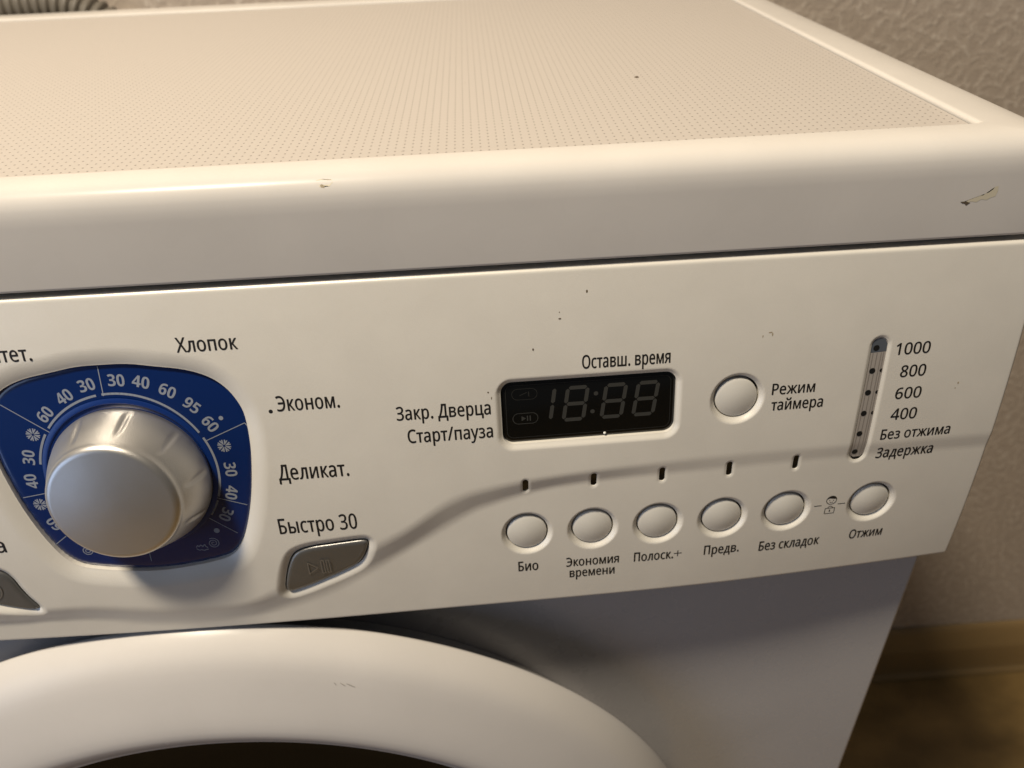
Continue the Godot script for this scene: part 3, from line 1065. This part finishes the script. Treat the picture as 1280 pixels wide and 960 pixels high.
func build_wear() -> void:
	put("dark_nick", chips([[Vector2(152.7, -40.8), 0.3, 0.55], [Vector2(143.9, -46.8), 0.16, 0.25], [Vector2(144.0, -48.9), 0.45, 0.3], [Vector2(135.1, -58.3), 0.3, 0.6], [Vector2(119.9, -71.8), 0.3, 0.35], [Vector2(120.9, -73.8), 0.18, 0.5]], 0.00006, 5), M.chip_dark, panel)
	put("pale_smudge", chips([[Vector2(212.3, -57.8), 0.7, 0.25], [Vector2(213.0, -58.6), 0.25, 0.7], [Vector2(209.8, -59.0), 0.2, 0.6]], 0.00006, 8), M.smudge, panel)
	put("pale_smudge", chips([[Vector2(279.7, -81.0), 0.3, 0.5], [Vector2(279.1, -83.0), 0.25, 0.3]], 0.00006, 8), M.smudge, panel)
	put("white_speck", chips([[Vector2(94.2, -148.5), 0.45, 0.3]], 0.0001, 2), M.bright, panel)
	# paint knocked off the front of the lid
	var lid: Node = machine.get_node("lid_frame")
	put("paint_chip", lid_patch([Vector2(266.8, -19.2), Vector2(268.9, -18.9), Vector2(270.6, -18.0), Vector2(272.2, -17.9), Vector2(273.4, -16.8), Vector2(274.9, -16.5), Vector2(275.7, -14.9), Vector2(276.7, -14.6), Vector2(277.0, -16.2), Vector2(276.7, -17.9), Vector2(275.4, -18.2), Vector2(274.2, -18.9), Vector2(272.6, -18.6), Vector2(271.3, -19.4), Vector2(269.4, -19.1), Vector2(268.2, -19.9)], 0.00004), M.chip, lid)
	put("chip_edge", lid_patch([Vector2(266.2, -19.0), Vector2(268.0, -19.0), Vector2(269.4, -19.5), Vector2(268.3, -20.3), Vector2(267.8, -19.7), Vector2(266.9, -19.5)], 0.00007), M.chip_dark, lid)
	put("dull_scuff", lid_patch([Vector2(74.6, -2.2), Vector2(76.0, -1.9), Vector2(77.4, -2.3), Vector2(79.0, -2.2), Vector2(79.3, -3.1), Vector2(78.3, -4.0), Vector2(76.9, -3.7), Vector2(75.6, -4.1), Vector2(74.9, -3.2)], 0.00004), M.scuff, lid)
	put("dull_scuff", lid_patch([Vector2(75.6, -3.6), Vector2(76.2, -3.4), Vector2(77.0, -3.9), Vector2(76.8, -4.3), Vector2(76.0, -4.2)], 0.00006), M.smudge, lid)
	var rng := RandomNumberGenerator.new()
	var inlay: Node = machine.get_node("lid_inlay")
	var crumb := lathe([Vector2(0.0007, 0), Vector2(0.0006, 0.0003), Vector2(0.0003, 0.0005), Vector2(0.00001, 0.00055)], 10)
	put("dark_speck", crumb, M.chip_dark, inlay, Transform3D(Basis(Vector3(1.3, 0, 0.2), Vector3(0, 0, -0.9), Vector3(0.1, 1, 0)), Vector3(0.1856, -0.0014, -0.0995)))
	# dust on the inlaid sheet, too fine to count
	rng.seed = 40
	var dv := PackedVector3Array()
	var di := PackedInt32Array()
	for k in 110:
		var c := Vector3(rng.randf_range(-0.1, 0.27), -0.00133, rng.randf_range(-0.30, -0.02))
		var w := rng.randf_range(0.0001, 0.0003)
		var turn := rng.randf() * TAU
		var at := dv.size()
		for q in 5:
			dv.append(c + Vector3(cos(turn + q * TAU / 5), 0, sin(turn + q * TAU / 5) * rng.randf_range(0.5, 1.0)) * w)
		for q in [1, 2, 3]:
			di.append_array(PackedInt32Array([at, at + q, at + q + 1]))
	put("dust", from_arrays(dv, di), M.smudge, inlay).set_meta("kind", "stuff")
	# a scratch on the door
	var door: Node = machine.get_node("door_ring")
	for k in 3:
		var a := 0.275 + 0.012 * k
		var rows := []
		for w in 2:
			var row := []
			for i in 4:
				var q := float(i) / 3
				var rr := 0.1985 - 0.0011 * q - 0.00022 * w * (1.0 - absf(q - 0.5))
				row.append(Vector3(rr * sin(a + 0.006 * q * (k + 1)), rr * cos(a + 0.006 * q * (k + 1)), 0.0325 + (0.1985 - rr) * 0.38))
			rows.append(row)
		put("door_scratch", grid_mesh(rows), M.chip_dark, door)

# ------------------------------------------------------------ hose behind the machine
func build_hose() -> void:
	var o := Node3D.new()
	o.name = "drain_hose"
	o.position = Vector3(-0.106, FLOOR_Y, -0.3835)
	add_child(o)
	o.set_meta("label", "grey ribbed drain hose bent behind the back edge of the lid")
	o.set_meta("category", "hose")
	var path := []
	for i in 60:
		path.append(Vector3(-0.60 + 0.43 * i / 60.0, -0.001, -0.3835))
	for i in 31:
		var a := PI / 2 * i / 30.0
		path.append(Vector3(-0.17 + 0.064 * sin(a), -0.065 + 0.064 * cos(a), -0.3835))
	for i in range(1, 100):
		path.append(Vector3(-0.106, -0.065 - 0.775 * i / 99.0, -0.3835))
	var c := Curve3D.new()
	c.bake_interval = 0.002
	for p in path:
		c.add_point(p)
	var rows := []
	var total := c.get_baked_length()
	var s := 0.0
	while s < total:
		var p := c.sample_baked(s)
		var e := (c.sample_baked(minf(s + 0.002, total)) - c.sample_baked(maxf(s - 0.002, 0.0))).normalized()
		var side := Vector3(0, 0, 1)
		var up := side.cross(e).normalized()
		var ph := fposmod(s / 0.0058, 1.0)
		var r := 0.0112 + 0.0024 * smoothstep(0.0, 0.28, ph) * (1.0 - smoothstep(0.62, 0.9, ph))
		var row := []
		for i in 20:
			var a := TAU * i / 20
			row.append(p + (side * cos(a) + up * sin(a)) * r - o.position)
		rows.append(row)
		s += 0.00083
	put("corrugated_tube", grid_mesh(rows, true, true), M.hose, o)
